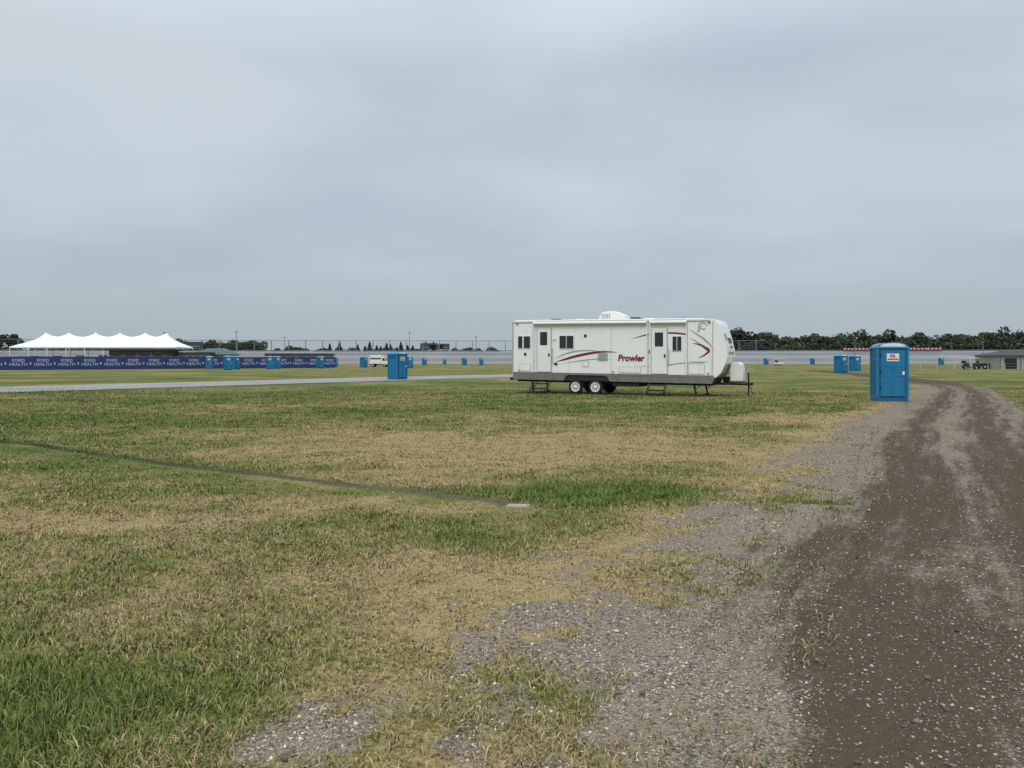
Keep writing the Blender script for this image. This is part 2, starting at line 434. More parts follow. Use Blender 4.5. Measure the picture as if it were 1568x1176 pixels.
# ------------------------------------------------------------------ travel trailer
T=empty('travel_trailer',(.03,37,0),math.atan2(-.412,.912))
def W(p): return (p[0],p[1],p[2]+.07-.011*p[0])
Wd=2.42
prof=[(0,.86),(9.55,.86),(9.78,1.05),(10.0,1.5),(10.06,1.75),(10.02,2.1),(9.9,2.62),(9.72,3.15),(9.62,3.32),(9.45,3.40),(8.9,3.42),(.06,3.40),(0,3.34)]
prism('body_shell',prof,0,Wd,M_side,T,warp=W,bevel=.012)
box('roof_rail',(.0,-.03,3.30),(9.35,-.013,3.345),M_trim,T,warp=W)
box('roof_membrane',(.1,.1,3.405),(9.0,Wd-.1,3.44),M_white,T,warp=W,bevel=.01)
box('rear_corner_trim',(-.012,-.014,.86),(.05,-.002,3.33),M_trim,T,warp=W)
prism('front_corner_trim',[(9.40,.86),(9.43,.86),(9.47,3.3),(9.44,3.3)],-.012,-.002,M_trim,T,warp=W)
for s in (1.06,4.9,6.62,8.36):
    box('panel_seam',(s,-.008,.97),(s+.018,-.002,3.28),M_trim,T,warp=W)
def skirt(y0,y1):
    a=[(0.02,.60),(2.62,.60),(2.72,.80),(2.85,.858),(0.02,.858)]
    b=[(4.62,.858),(4.74,.80),(4.84,.60),(9.40,.60),(9.55,.858)]
    prism('lower_skirt',a,y0,y1,M_skirt,T,warp=W); prism('lower_skirt',b,y0,y1,M_skirt,T,warp=W)
skirt(-.004,.03); skirt(Wd-.03,Wd+.004)
box('skirt_band',(.0,-.010,.862),(9.5,-.002,.96),M_skirt,T,warp=W)
box('rear_skirt',(.0,.034,.62),(.03,Wd-.034,.857),M_skirt,T,warp=W)
box('underframe',(.15,.25,.50),(9.3,Wd-.25,.857),M_dark,T,warp=W)
box('wheel_well',(2.66,.04,.60),(4.80,.2,.856),M_dark,T,warp=W)
box('rear_bumper',(-.16,.05,.56),(-.04,Wd-.05,.68),M_dark,T,bevel=.01,warp=W)
box('holding_tank',(4.95,.1,.38),(6.2,1.6,.59),M_dark,T,bevel=.02,warp=W)
prism('nose_guard',[(9.56,.87),(9.79,1.05),(10.01,1.47),(10.025,1.47),(9.81,1.03),(9.58,.85)],.12,Wd-.12,M_trim,T,warp=W)
box('front_window_shade',(9.99,.5,1.9),(10.075,Wd-.5,2.0),M_greyd,T,warp=W)
prism('nose_decal',[(9.86,2.78),(9.925,2.5),(9.94,2.5),(9.875,2.78)],.35,.9,M_greyd,T,warp=W)
prism('nose_decal',[(9.905,2.62),(9.96,2.38),(9.975,2.38),(9.92,2.62)],1.1,1.9,M_red,T,warp=W)
def window(s0,s1,z0,z1,split=True,name='window'):
    g=.03
    box(name+'_frame',(s0-g,-.026,z0-g),(s1+g,-.003,z1+g),M_white,T,bevel=.008,warp=W)
    box(name+'_glass',(s0,-.034,z0),(s1,-.0265,z1),M_glass,T,warp=W)
    if split:
        c=(s0+s1)/2; box(name+'_mullion',(c-.025,-.042,z0),(c+.025,-.0345,z1),M_trim,T,warp=W)
window(.30,.52,2.10,2.66,False); window(.60,.92,2.10,2.66,False)
window(2.42,3.10,2.10,2.68)
window(7.72,8.10,2.02,2.64)
def door(s0,s1,w0,w1,zw0,zw1):
    box('door_frame',(s0-.04,-.020,.97),(s1+.04,-.003,3.06),M_trim,T,bevel=.006,warp=W)
    box('door_panel',(s0,-.034,.99),(s1,-.0205,3.03),M_white,T,bevel=.008,warp=W)
    box('door_glass',(w0,-.044,zw0),(w1,-.0345,zw1),M_glass,T,bevel=.003,warp=W)
    box('door_handle',(s1-.12,-.07,1.72),(s1-.05,-.0345,1.86),M_black,T,bevel=.01,warp=W)
    tube('grab_handle',[(s1+.10,-.02,1.4),(s1+.10,-.09,1.45),(s1+.10,-.09,2.05),(s1+.10,-.02,2.1)],.014,M_trim,T,warp=W)
door(1.30,1.98,1.44,1.80,2.24,2.86)
door(6.78,7.46,6.93,7.30,2.20,2.82)
for (a,b,c,d) in ((.35,.95,1.0,1.35),(5.3,6.3,1.0,1.28),(8.4,9.1,1.0,1.45),(3.55,3.85,1.25,1.5)):
    box('hatch_frame',(a,-.014,c),(b,-.003,d),M_trim,T,warp=W); box('hatch_panel',(a+.02,-.022,c+.02),(b-.02,-.0145,d-.02),M_side,T,warp=W)
for i in range(6): box('fridge_vent_slat',(4.28,-.03,1.55+i*.06),(4.75,-.004,1.585+i*.06),M_trim,T,warp=W)
box('furnace_vent',(2.15,-.04,1.32),(2.3,-.004,1.42),M_black,T,warp=W)
box('porch_light',(2.08,-.06,2.48),(2.2,-.004,2.58),M_signw,T,bevel=.01,warp=W)
box('porch_light',(6.55,-.06,2.75),(6.66,-.004,2.85),M_signw,T,bevel=.01,warp=W)
box('speaker',(6.66,-.03,1.9),(6.75,-.004,2.05),M_black,T,warp=W)
box('speaker',(3.62,-.03,2.62),(3.74,-.004,2.74),M_black,T,warp=W)
box('water_inlet',(.6,-.03,1.75),(.72,-.004,1.87),M_black,T,warp=W)
for s in (.3,4.95,9.2): box('marker_light',(s,-.035,1.02),(s+.1,-.0105,1.07),M_amber,T,warp=W)
for s in (.2,9.25): box('marker_light',(s,-.045,3.22),(s+.1,-.004,3.26),M_signr,T,warp=W)
for a,b in ((1.12,6.58),(6.72,8.34)):
    tube('awning_roll',[(a,-.10,3.27),(b,-.10,3.27)],.075,M_white,T,n=12,warp=W)
    for s in (a,b-.03):
        box('awning_arm',(s,-.075,.98),(s+.04,-.035,3.24),M_white,T,warp=W)
    box('awning_fabric_edge',(a+.05,-.02,3.35),(b-.05,-.012,3.38),M_greyd,T,warp=W)
def swoosh(name,top,bot,m,y=-.0125):
    v=[(p[0],y,p[1]) for p in top]+[(p[0],y,p[1]) for p in bot]
    n=len(top); f=[(i,i+1,n+i+1,n+i) for i in range(n-1)]
    return mesh(name,v,f,m,T,warp=W)
def curve_sw(name,pts,m,y=-.0125):
    S=np.array(pts); tt=np.linspace(0,len(S)-1,24); out=[np.interp(tt,range(len(S)),S[:,i]) for i in range(3)]
    for i in (0,1,2):
        a=out[i]
        for _ in range(4): a[1:-1]=(a[:-2]+2*a[1:-1]+a[2:])/4
    swoosh(name,list(zip(out[0],out[1]+out[2])),list(zip(out[0],out[1]-out[2])),m,y)
curve_sw('red_swoosh',[(2.2,1.46,.0),(2.6,1.56,.045),(3.2,1.74,.06),(4.0,1.90,.055),(4.6,1.96,.04),(5.25,1.93,.0)],M_red)
curve_sw('grey_swoosh',[(2.15,1.60,.0),(2.6,1.82,.03),(3.2,1.98,.03),(3.9,2.02,.02),(4.4,1.98,.0)],M_greyd)
curve_sw('grey_swoosh',[(2.5,1.38,.0),(3.2,1.50,.02),(4.1,1.62,.02),(5.0,1.60,.0)],M_greyd)
curve_sw('red_pinstripe',[(5.8,2.52,.0),(6.3,2.66,.02),(6.60,2.74,.03)],M_red)
curve_sw('red_stripe',[(7.5,2.80,.03),(7.9,2.79,.04),(8.34,2.74,.03)],M_red)
curve_sw('grey_swoosh',[(5.9,1.34,.0),(7,1.30,.02),(8.2,1.5,.02),(9.2,1.50,.0)],M_greyd)
curve_sw('grey_nose_sweep',[(8.42,2.98,.0),(8.75,2.76,.03),(9.1,2.52,.06),(9.38,2.25,.03),(9.55,2.0,.0)],M_greyd)
curve_sw('grey_nose_sweep',[(8.42,2.62,.0),(8.8,2.40,.03),(9.2,2.05,.05)],M_greyd)
curve_sw('red_nose_arrow',[(8.55,2.36,.0),(8.95,2.28,.04),(9.3,2.05,.07)],M_red,y=-.0135)
curve_sw('red_nose_arrow',[(8.80,1.70,.0),(9.08,1.82,.035),(9.33,2.04,.07)],M_red,y=-.0145)
curve_sw('grey_nose_sweep',[(8.45,1.55,.0),(8.9,1.52,.03),(9.3,1.56,.0)],M_greyd,y=-.0155)
v=[];f=[]
for k in range(25):
    a=2*math.pi*k/24*.85
    v+= [(9.02+.20*math.cos(a),-.0125,3.10+.15*math.sin(a)),(9.02+.15*math.cos(a),-.0125,3.10+.11*math.sin(a))]
f=[(2*k,2*k+1,2*k+3,2*k+2) for k in range(24)]
mesh('ring_logo',v,f,M_greyd,T,warp=W)
mesh('ring_logo_tail',[(8.9,-.0135,3.08),(9.0,-.0135,3.18),(8.85,-.0135,2.83),(8.78,-.0135,2.86)],[(0,1,2,3)],M_greyd,T,warp=W)
tm=text_mesh('Prowler',.40,shear=.15,offset=.014)
o=addobj('name_lettering',tm,T,M_red,loc=(5.83,-.014,1.55),rot=(R(90),R(.63),0))
xs=[q.co.x for q in tm.vertices]; wtx=max(xs)-min(xs); o.scale=(1.24/wtx,1,1)
tm2=text_mesh('Prowler',.2,shear=.25,offset=.008)
o=addobj('front_lettering',tm2,T,M_red,loc=(10.075,1.2,2.12),rot=(R(78),0,R(90)))
prism('air_conditioner',[(4.05,3.44),(4.08,3.60),(4.22,3.80),(4.55,3.86),(4.85,3.84),(5.3,3.66),(5.38,3.44)],.82,1.55,M_white,T,bevel=.04,warp=W)
for i in range(5): box('ac_vent_slat',(4.2+i*.09,.808,3.52),(4.24+i*.09,.818,3.72),M_greyd,T,warp=W)
box('ac_base',(4.0,.78,3.441),(5.45,1.6,3.47),M_greyd,T,warp=W)
for s,h,m in ((1.75,.07,M_black),(5.65,.10,M_black),(6.3,.05,M_white),(7.7,.12,M_trim),(3.0,.05,M_white)):
    box('roof_vent',(s,.6,3.441),(s+.4,1.0,3.441+h),m,T,bevel=.015,warp=W)
tube('tv_antenna',[(.6,.7,3.44),(.65,.7,3.52),(1.5,.7,3.53)],.015,M_trim,T,warp=W)
tube('roof_ladder',[(-.08,1.7,.8),(-.08,1.7,3.3),(.1,1.7,3.52),(.3,1.7,3.44)],.014,M_trim,T,warp=W)
tube('roof_ladder',[(-.08,2.1,.8),(-.08,2.1,3.3),(.1,2.1,3.52),(.3,2.1,3.44)],.014,M_trim,T,warp=W)
for i in range(8): tube('ladder_rung',[(-.08,1.7,.95+i*.3),(-.08,2.1,.95+i*.3)],.012,M_trim,T,warp=W)
for yy,sg in ((.06,1),(Wd-.06,-1)):
    for s in (3.17,4.14):
        r=.335; c=(s,yy,r+.005)
        D=lambda l:[(a,b*sg) for a,b in l]
        lathe('tyre',D([(.19,0),(.21,-.01),(.28,-.022),(.315,-.005),(r,.035),(r,.17),(.31,.21),(.2,.21)]),c,M_black,T)
        lathe('rim_ring',D([(.19,.03),(.215,-.012),(.222,-.014),(.205,-.016),(.165,-.006),(.165,.03)]),c,M_rim,T)
        lathe('hub',D([(.085,.02),(.085,-.012),(.05,-.02),(.045,-.05),(.02,-.055)]),c,M_rim,T,20)
        for k in range(8):
            a=2*math.pi*k/8+.2
            ca,sa=math.cos(a),math.sin(a)
            v=[]
            for rr,hw in ((.07,.030),(.175,.020)):
                for q in (-hw,hw):
                    for d in (-.012,.012):
                        v.append((c[0]+rr*ca-q*sa,c[1]+d*sg,c[2]+rr*sa+q*ca))
            mesh('wheel_spoke',v,[(0,1,3,2),(4,5,7,6),(0,1,5,4),(2,3,7,6),(0,2,6,4),(1,3,7,5)],M_rim,T)
        lathe('hub_back',D([(.18,.03),(.18,.05)]),c,M_dark,T)
tube('axle',[(3.17,.2,.34),(3.17,2.2,.34)],.04,M_dark,T); tube('axle',[(4.14,.2,.34),(4.14,2.2,.34)],.04,M_dark,T)
box('leaf_spring',(2.8,.3,.42),(4.5,.36,.47),M_dark,T); box('leaf_spring',(2.8,2.06,.42),(4.5,2.12,.47),M_dark,T)
for s0 in (1.18,6.72):
    for (y,z) in ((-.22,.46),(-.52,.24)):
        box('step_tread',(s0,y-.14,z),(s0+.72,y+.12,z+.05),M_dark,T,bevel=.005)
    for s in (s0-.02,s0+.74):
        tube('step_side_frame',[(s,.1,.62),(s,-.25,.46),(s,-.62,.24),(s,-.50,.02)],.022,M_dark,T,n=6)
        tube('step_side_frame',[(s,.05,.35),(s,-.30,.44),(s,-.35,.02)],.018,M_dark,T,n=6)
for s,y in ((.92,.35),(.95,2.1),(8.62,.35),(8.8,2.1)):
    tube('stabiliser_leg',[(s-.06,y,.66),(s+.05,y,.06)],.045,M_dark,T,n=6)
    tube('stabiliser_brace',[(s+.3,y,.62),(s+.08,y,.3)],.018,M_dark,T,n=6)
    box('stabiliser_foot',(s-.06,y-.09,.0),(s+.16,y+.09,.06),M_dark,T)
for y in (.35,2.07):
    tube('tongue_frame',[(9.0,y,.56),(10.72,1.21,.52)],.055,M_dark,T,n=4)
box('tongue_crossmember',(9.75,.75,.49),(9.85,1.67,.6),M_dark,T)
box('coupler',(10.66,1.12,.49),(10.98,1.30,.61),M_dark,T,bevel=.02)
prism('propane_cover',[(10.04,.66),(10.02,1.15),(10.08,1.42),(10.2,1.5),(10.42,1.5),(10.54,1.4),(10.6,1.1),(10.6,.66)],.82,1.6,M_signw,T,bevel=.04)
box('propane_tray',(10.0,.85,.60),(10.62,1.57,.65),M_dark,T)
box('battery_box',(9.72,1.0,.61),(9.95,1.45,.86),M_black,T,bevel=.015)
tube('tongue_jack',[(10.78,1.21,.03),(10.78,1.21,1.05)],.035,M_dark,T)
tube('jack_head',[(10.78,1.21,1.05),(10.78,1.21,1.22)],.055,M_trim,T)
tube('jack_crank',[(10.78,1.21,1.2),(10.98,1.21,1.2),(10.98,1.21,1.08)],.014,M_trim,T,n=6)
box('jack_foot',(10.68,1.1,.0),(10.88,1.32,.03),M_dark,T)
tube('hitch_chain',[(10.8,1.3,.5),(10.88,1.33,.25),(10.95,1.35,.06)],.015,M_dark,T,n=5)

# ------------------------------------------------------------------ portable toilet
PT=None
def toilet(loc,rot):
    global PT
    e=empty('portable_toilet',(loc[0],loc[1],0),rot)
    if PT is None:
        before=set(bpy.data.objects)
        h=.53
        box('skid_base',(-h-.03,-h-.03,.0),(h+.03,h+.03,.13),M_blued,e,bevel=.015)
        box('cabin_shell',(-h,-h,.131),(h,h,2.03),M_blue,e,bevel=.02)
        for sx in (-1,1):
            for sy in (-1,1):
                box('corner_post',(sx*h-.045,sy*h-.045,.14),(sx*h+.045,sy*h+.045,2.04),M_blue,e,bevel=.015)
        box('door_surround',(-.45,-h-.03,.17),(.45,-h-.001,1.99),M_blued,e)
        box('door',(-.42,-h-.055,.20),(.42,-h-.031,1.95),M_blue,e,bevel=.012)
        for (x0,x1,z0,z1) in ((-.35,-.03,.3,1.0),(.03,.35,.3,1.0),(-.35,-.03,1.1,1.38),(.03,.35,1.1,1.38)):
            box('door_rib',(x0,-h-.068,z0),(x0+.03,-h-.056,z1),M_blue,e,bevel=.003); box('door_rib',(x1-.03,-h-.068,z0),(x1,-h-.056,z1),M_blue,e,bevel=.003)
            box('door_rib',(x0+.031,-h-.066,z1-.03),(x1-.031,-h-.056,z1),M_blue,e)
        box('door_sign',(-.22,-h-.066,1.55),(.22,-h-.0557,1.84),M_signw,e,bevel=.004)
        tmx=text_mesh('ESL',.15,offset=.006); addobj('sign_letters',tmx,e,M_signr,loc=(0,-h-.068,1.70),rot=(R(90),0,0))
        box('sign_stripe',(-.19,-h-.0705,1.60),(.19,-h-.0665,1.65),M_signr,e)
        box('latch',(.33,-h-.085,1.02),(.41,-h-.056,1.16),M_signw,e,bevel=.008)
        box('occupancy_dial',(.34,-h-.075,1.2),(.40,-h-.056,1.26),M_signr,e,bevel=.006)
        for z in (.45,1.1,1.75): box('hinge',(-.46,-h-.07,z),(-.42,-h-.0302,z+.12),M_black,e)
        for sx in (-1,1):
            for y in (-.34,-.17,0,.17,.34):
                a=sx*h; b=sx*(h+.018); box('side_rib',(min(a,b),y-.03,.25),(max(a,b),y+.03,1.6),M_blue,e,bevel=.006)
            for i in range(5):
                a=sx*h; b=sx*(h+.02); box('vent_louvre',(min(a,b),-.40,1.68+i*.06),(max(a,b),.40,1.705+i*.06),M_blued,e)
        for x in (-.34,-.17,0,.17,.34): box('back_rib',(x-.03,h,.25),(x+.03,h+.018,1.6),M_blue,e,bevel=.006)
        box('roof_rim',(-h-.06,-h-.06,2.035),(h+.06,h+.06,2.11),M_blue2,e,bevel=.02)
        pr=[(-h-.03,2.111)]+[((h+.0)*math.sin(t),2.112+.155*math.cos(t)**.8) for t in np.linspace(-1.45,1.45,11)]+[(h+.03,2.111)]
        prism('arched_roof',pr,-h-.03,h+.03,M_blue2,e,bevel=.008)
        pr2=[(p[0]*.84,2.113+(p[1]-2.111)*.8) for p in pr]
        prism('roof_gable_panel',pr2,-h-.045,-h-.0305,M_signw,e)
        tube('vent_pipe',[(.35,.38,2.1),(.35,.38,2.36)],.05,M_black,e)
        PT=[o for o in bpy.data.objects if o not in before and o.parent==e]
    else:
        for s in PT:
            o=bpy.data.objects.new(s.name.split('.')[0],s.data); COL.objects.link(o); o.parent=e; o.location=s.location; o.rotation_euler=s.rotation_euler
    return e
toilet((14.75,30.1),R(-13))
toilet((-9.3,62.5),R(52))
toilet((40.6,95),R(20)); toilet((49,110),R(15))
def at(px,Y): return ((px-784)/1178*Y,Y)
for px,Y,r in ((349,120,30),(360,128,60),(413,132,20),(424,140,40),(321,136,10),(491,144,35),(513,176,20),(557,160,60),(628,150,10),
               (650,236,30),(681,262,5),(711,232,50),(737,246,15),(1173,262,20),(1244,265,40),(1441,240,10)):
    toilet(at(px,Y),R(r))

# ------------------------------------------------------------------ banner fence
bf=empty('banner_fence')
A=Vector((-102,100)); B=Vector((-35.9,157)); L=(B-A).length; dirv=(B-A)/L; ang=math.atan2(dirv.y,dirv.x)
bf.location=(A.x,A.y,0); bf.rotation_euler=(0,0,ang)
npan=26; pw=L/npan
lt2=text_mesh('FORD\nHEALTH',.66,offset=.004,lines=.95,extrude=.003)
for i in range(npan):
    x0=i*pw
    sag=.03*math.sin(i*2.1)
    box('banner_panel',(x0+.03,-.02,.12),(x0+pw-.03,.02,2.12+sag),M_banner,bf)
    box('banner_post',(x0-.03,.021,0),(x0+.03,.09,2.2),M_fence,bf)
    addobj('banner_text',lt2,bf,M_bantxt,loc=(x0+pw*.58,-.03,1.30),rot=(R(90),0,0))
    box('banner_mark',(x0+.14,-.03,.85),(x0+.34,-.0205,1.2),M_bantxt,bf)
box('banner_top_rail',(0,.0,2.2),(L,.08,2.26),M_fence,bf)
box('concrete_base',(0,.3,0),(L,.7,.85),M_conc,bf)

# ------------------------------------------------------------------ marquee tent
tn=empty('marquee_tent',(-128,196,0),R(4))
TL=41.5; TD=12.0; nx,ny=124,24
pk_=np.array([.14,.28,.445,.595,.75,.885])*TL
gx=np.linspace(0,TL,nx); gy=np.linspace(0,TD,ny+1)
v=[];f=[]
for X_ in gx:
    dmin=np.min(np.abs(pk_-X_)); p=math.exp(-(dmin/1.5)**1.0)
    endr=min(1,X_/5.6,(TL-X_)/4.6)
    for Y_ in gy:
        g=1-abs(2*Y_/TD-1)
        hgt=min(g*1.0,endr)
        z=5.0+2.5*hgt**1.05+1.3*p*hgt**2.4
        v.append((X_,Y_,z))
for i in range(nx-1):
    for j in range(ny): f.append((i*(ny+1)+j,i*(ny+1)+j+1,(i+1)*(ny+1)+j+1,(i+1)*(ny+1)+j))
mesh('canopy_roof',v,f,M_tent,tn,smooth=True)
box('valance',(0,-.03,4.62),(TL,-.005,5.0),M_tent,tn); box('valance',(0,TD+.005,4.62),(TL,TD+.03,5.0),M_tent,tn)
mesh('end_valance',[(0,0,4.62),(0,TD,4.62),(0,TD,5.0),(0,0,5.0)],[(0,1,2,3)],M_tent,tn)
mesh('end_valance',[(TL,0,4.62),(TL,TD,4.62),(TL,TD,5.0),(TL,0,5.0)],[(0,1,2,3)],M_tent,tn)
for p in pk_: tube('peak_finial',[(p,TD/2,8.6),(p,TD/2,9.1)],.06,M_tent,tn,n=6)
for i in range(10):
    for y in (0.05,TD-.05): tube('tent_pole',[(i*TL/9,y,0),(i*TL/9,y,5.0)],.09,M_tent,tn,n=6)
for x,s in ((0,-1),(TL,1)): tube('guy_rope',[(x,0,5.0),(x+s*4.5,0,1.0)],.05,M_fence,tn,n=5)
box('stage_deck',(0.2,.3,0),(TL-.2,TD-.3,1.0),M_roofd,tn)
for i in range(14): box('table_and_chairs',(1+i*2.85,2,1.0),(2.8+i*2.85,3.2,2.5+.4*math.sin(i*3)),M_bldg,tn,bevel=.1)

# ------------------------------------------------------------------ infield buildings
def building(name,loc,rot,w,d,h,wall,roofm,gable=False,over=.6,rh=1.2,bays=4):
    e=empty(name,(loc[0],loc[1],0),rot)
    box('walls',(0,0,0),(w,d,h),wall,e)
    if gable:
        v=[(-over,-over,h),(w+over,-over,h),(w+over,d+over,h),(-over,d+over,h),(d*.35,d/2,h+rh),(w-d*.35,d/2,h+rh)]
        mesh('hip_roof',[(p[0],p[1],p[2]+.003) for p in v],[(0,1,5,4),(1,2,5),(2,3,4,5),(3,0,4),(0,1,2,3)],roofm,e)
    else: box('roof_slab',(-over,-over,h+.003),(w+over,d+over,h+.38),roofm,e,bevel=.04)
    bw=w/bays
    for i in range(bays):
        box('window' if i%3 else 'doorway',(i*bw+bw*.2,-.05,(1.0 if i%3 else .1)),(i*bw+bw*.8,-.004,h-.5),M_glass,e)
        box('window_trim',(i*bw+bw*.15,-.035,h-.48),(i*bw+bw*.85,-.004,h-.38),M_fence,e)
        box('pilaster',(i*bw-.1,-.09,0),(i*bw+.1,-.004,h-.003),M_fence,e)
    return e
building('pit_building',(-90,172),R(3),12.2,8,3.7,M_bldg,M_roofd,over=1.0)
building('pit_building',(-77,178),R(3),6.5,7,3.0,M_fence,M_roofd,over=.3)
building('green_roof_pavilion',(-75.5,182),R(5),8.8,7,2.9,M_beige,M_roofg,True,rh=1.5)
building('garage_building',(-64,200),R(2),16,8,2.9,M_fence,M_roofd,over=.3,bays=6)
building('infield_house',(82.5,130),R(-4),20,8,2.35,M_beige,M_roofd,True,over=.5,rh=.9,bays=6)
for px,w,h0,h1 in ((291,11,7.8,10.6),(657,8,6.6,9.2),(668,7,6.6,8.4),(680,5,6.6,9.0)):
    Y=352 if px>400 else 240; k=Y/352
    e=empty('sign_board',(*at(px,Y),0))
    box('panel',(-w*k/2,-.1,h0*k),(w*k/2,.1,h1*k),M_roofd,e); box('panel_frame',(-w*k/2-.2,-.05,h0*k-.2),(w*k/2+.2,.09,h0*k-.01),M_fence,e)
    box('panel_stripe',(-w*k*.4,-.16,(h0+.5)*k),(w*k*.4,-.105,(h0+1.0)*k),M_fence,e)
    for s in (-.4,.4): tube('leg',[(w*k*s,0,0),(w*k*s,0,h0*k)],.15,M_fence,e,n=6)
for px,Y,z in ((362,300,12.5),(253,240,10),(627,352,14),(1188,355,8.8),(1309,330,10.0),(1505,300,8.5),(436,345,11.5),(729,352,12)):
    e=empty('light_mast',(*at(px,Y),0)); tube('pole',[(0,0,0),(0,0,z)],.16,M_fence,e,n=6,radii=[.2,.12]); box('lamp_bar',(-.7,-.1,z),(.7,.1,z+.25),M_fence,e)
ws=empty('wall_sign')
def onwall(slope):
    th=math.atan2(1/348.0,slope/538.0); return (538*math.cos(th),348*math.sin(th),math.atan2(348*math.cos(th),-538*math.sin(th)))
for sl_,wd in ((.452,14),(.49,9),(.525,9),(.548,6)):
    x,y,a=onwall(sl_)
    o=box('red_panel',(-wd/2,-.4,5.93),(wd/2,-.2,6.75),M_signr,ws); o.location=(x,y-.3,0); o.rotation_euler=(0,0,a+math.pi)
    for i in range(int(wd/1.5)):
        o=box('letter_block',(-wd/2+.4+i*1.5,-.46,6.08),(-wd/2+1.1+i*1.5,-.41,6.6),M_bantxt,ws); o.location=(x,y-.3,0); o.rotation_euler=(0,0,a+math.pi)

# ------------------------------------------------------------------ vehicles
def wheelset(e,xs,ys,r):
    for x in xs:
        for y,sg in ys:
            lathe('tyre',[(r*.55,0),(r*.9,-.02*sg),(r,.03*sg),(r,.18*sg),(r*.6,.2*sg)],(x,y,r),M_black,e,16)
            lathe('wheel_hub',[(r*.54,.01*sg),(r*.3,-.01*sg)],(x,y,r),M_rim,e,12)
bt=empty('box_truck',(*at(566,171),0),R(-6))
box('cargo_box',(0,0,.75),(2.7,2.1,2.65),M_signw,bt,bevel=.04)
box('green_stripe',(.1,-.012,1.7),(2.6,-.003,2.05),M_roofg,bt)
prism('cab',[(2.72,.6),(4.0,.6),(4.05,1.2),(3.75,1.35),(3.35,2.1),(2.72,2.15)],.1,2.0,M_signw,bt,bevel=.03)
prism('cab_window',[(2.9,1.4),(3.6,1.4),(3.28,2.0),(2.9,2.0)],.08,.098,M_glass,bt)
prism('windscreen',[(3.76,1.38),(3.38,2.06),(3.41,2.08),(3.80,1.38)],.25,1.85,M_glass,bt)
box('chassis',(0,.3,.45),(3.9,1.8,.59),M_dark,bt)
wheelset(bt,(.7,3.3),((.05,1),(2.05,-1)),.38)
def cart(loc,rot,bodym):
    e=empty('golf_cart',(*loc,0),rot)
    prism('body',[(0,.35),(0,.85),(.7,.88),(.75,.5),(1.3,.45),(1.5,.95),(1.9,1.0),(2.3,.75),(2.35,.35)],0,1.2,bodym,e,bevel=.03)
    box('seat',(.25,.1,.89),(.8,1.1,1.02),M_black,e,bevel=.04); box('seat_back',(.1,.1,1.0),(.22,1.1,1.45),M_black,e,bevel=.03)
    box('canopy',(0,-.03,1.85),(1.9,1.23,1.93),M_signw,e,bevel=.03)
    for x,x2 in ((.08,.08),(1.6,1.75)):
        for y in (.06,1.14): tube('canopy_post',[(x2,y,.9),(x,y,1.85)],.02,M_dark,e,n=6)
    tube('steering_wheel',[(1.45,.35,.95),(1.25,.35,1.15)],.02,M_dark,e,n=6)
    wheelset(e,(.4,1.95),((.0,1),(1.2,-1)),.24)
cart(at(1190,215),R(20),M_signw); cart(at(1497,128),R(160),M_dark); cart(at(1478,150),R(10),M_greyd)
pk=empty('pickup_truck',(*at(1500,133),0),R(3))
prism('pickup_body',[(0,.45),(0,1.05),(2.1,1.05),(2.25,1.75),(3.5,1.78),(4.1,1.15),(5.2,1.05),(5.3,.45)],0,1.9,M_dark,pk,bevel=.05)
prism('side_glass',[(2.35,1.12),(2.45,1.65),(3.42,1.68),(3.85,1.15)],-.012,-.003,M_glass,pk)
wheelset(pk,(1.0,4.3),((.0,1),(1.9,-1)),.38)
pf=empty('post_and_rail_fence')
for i in range(14):
    x=60+i*2.6; tube('post',[(x,118,0),(x,118,1.1)],.05,M_wall,pf,n=6)
for z in (.55,1.0): box('rail',(60,117.98,z),(94,118.02,z+.04),M_fence,pf)

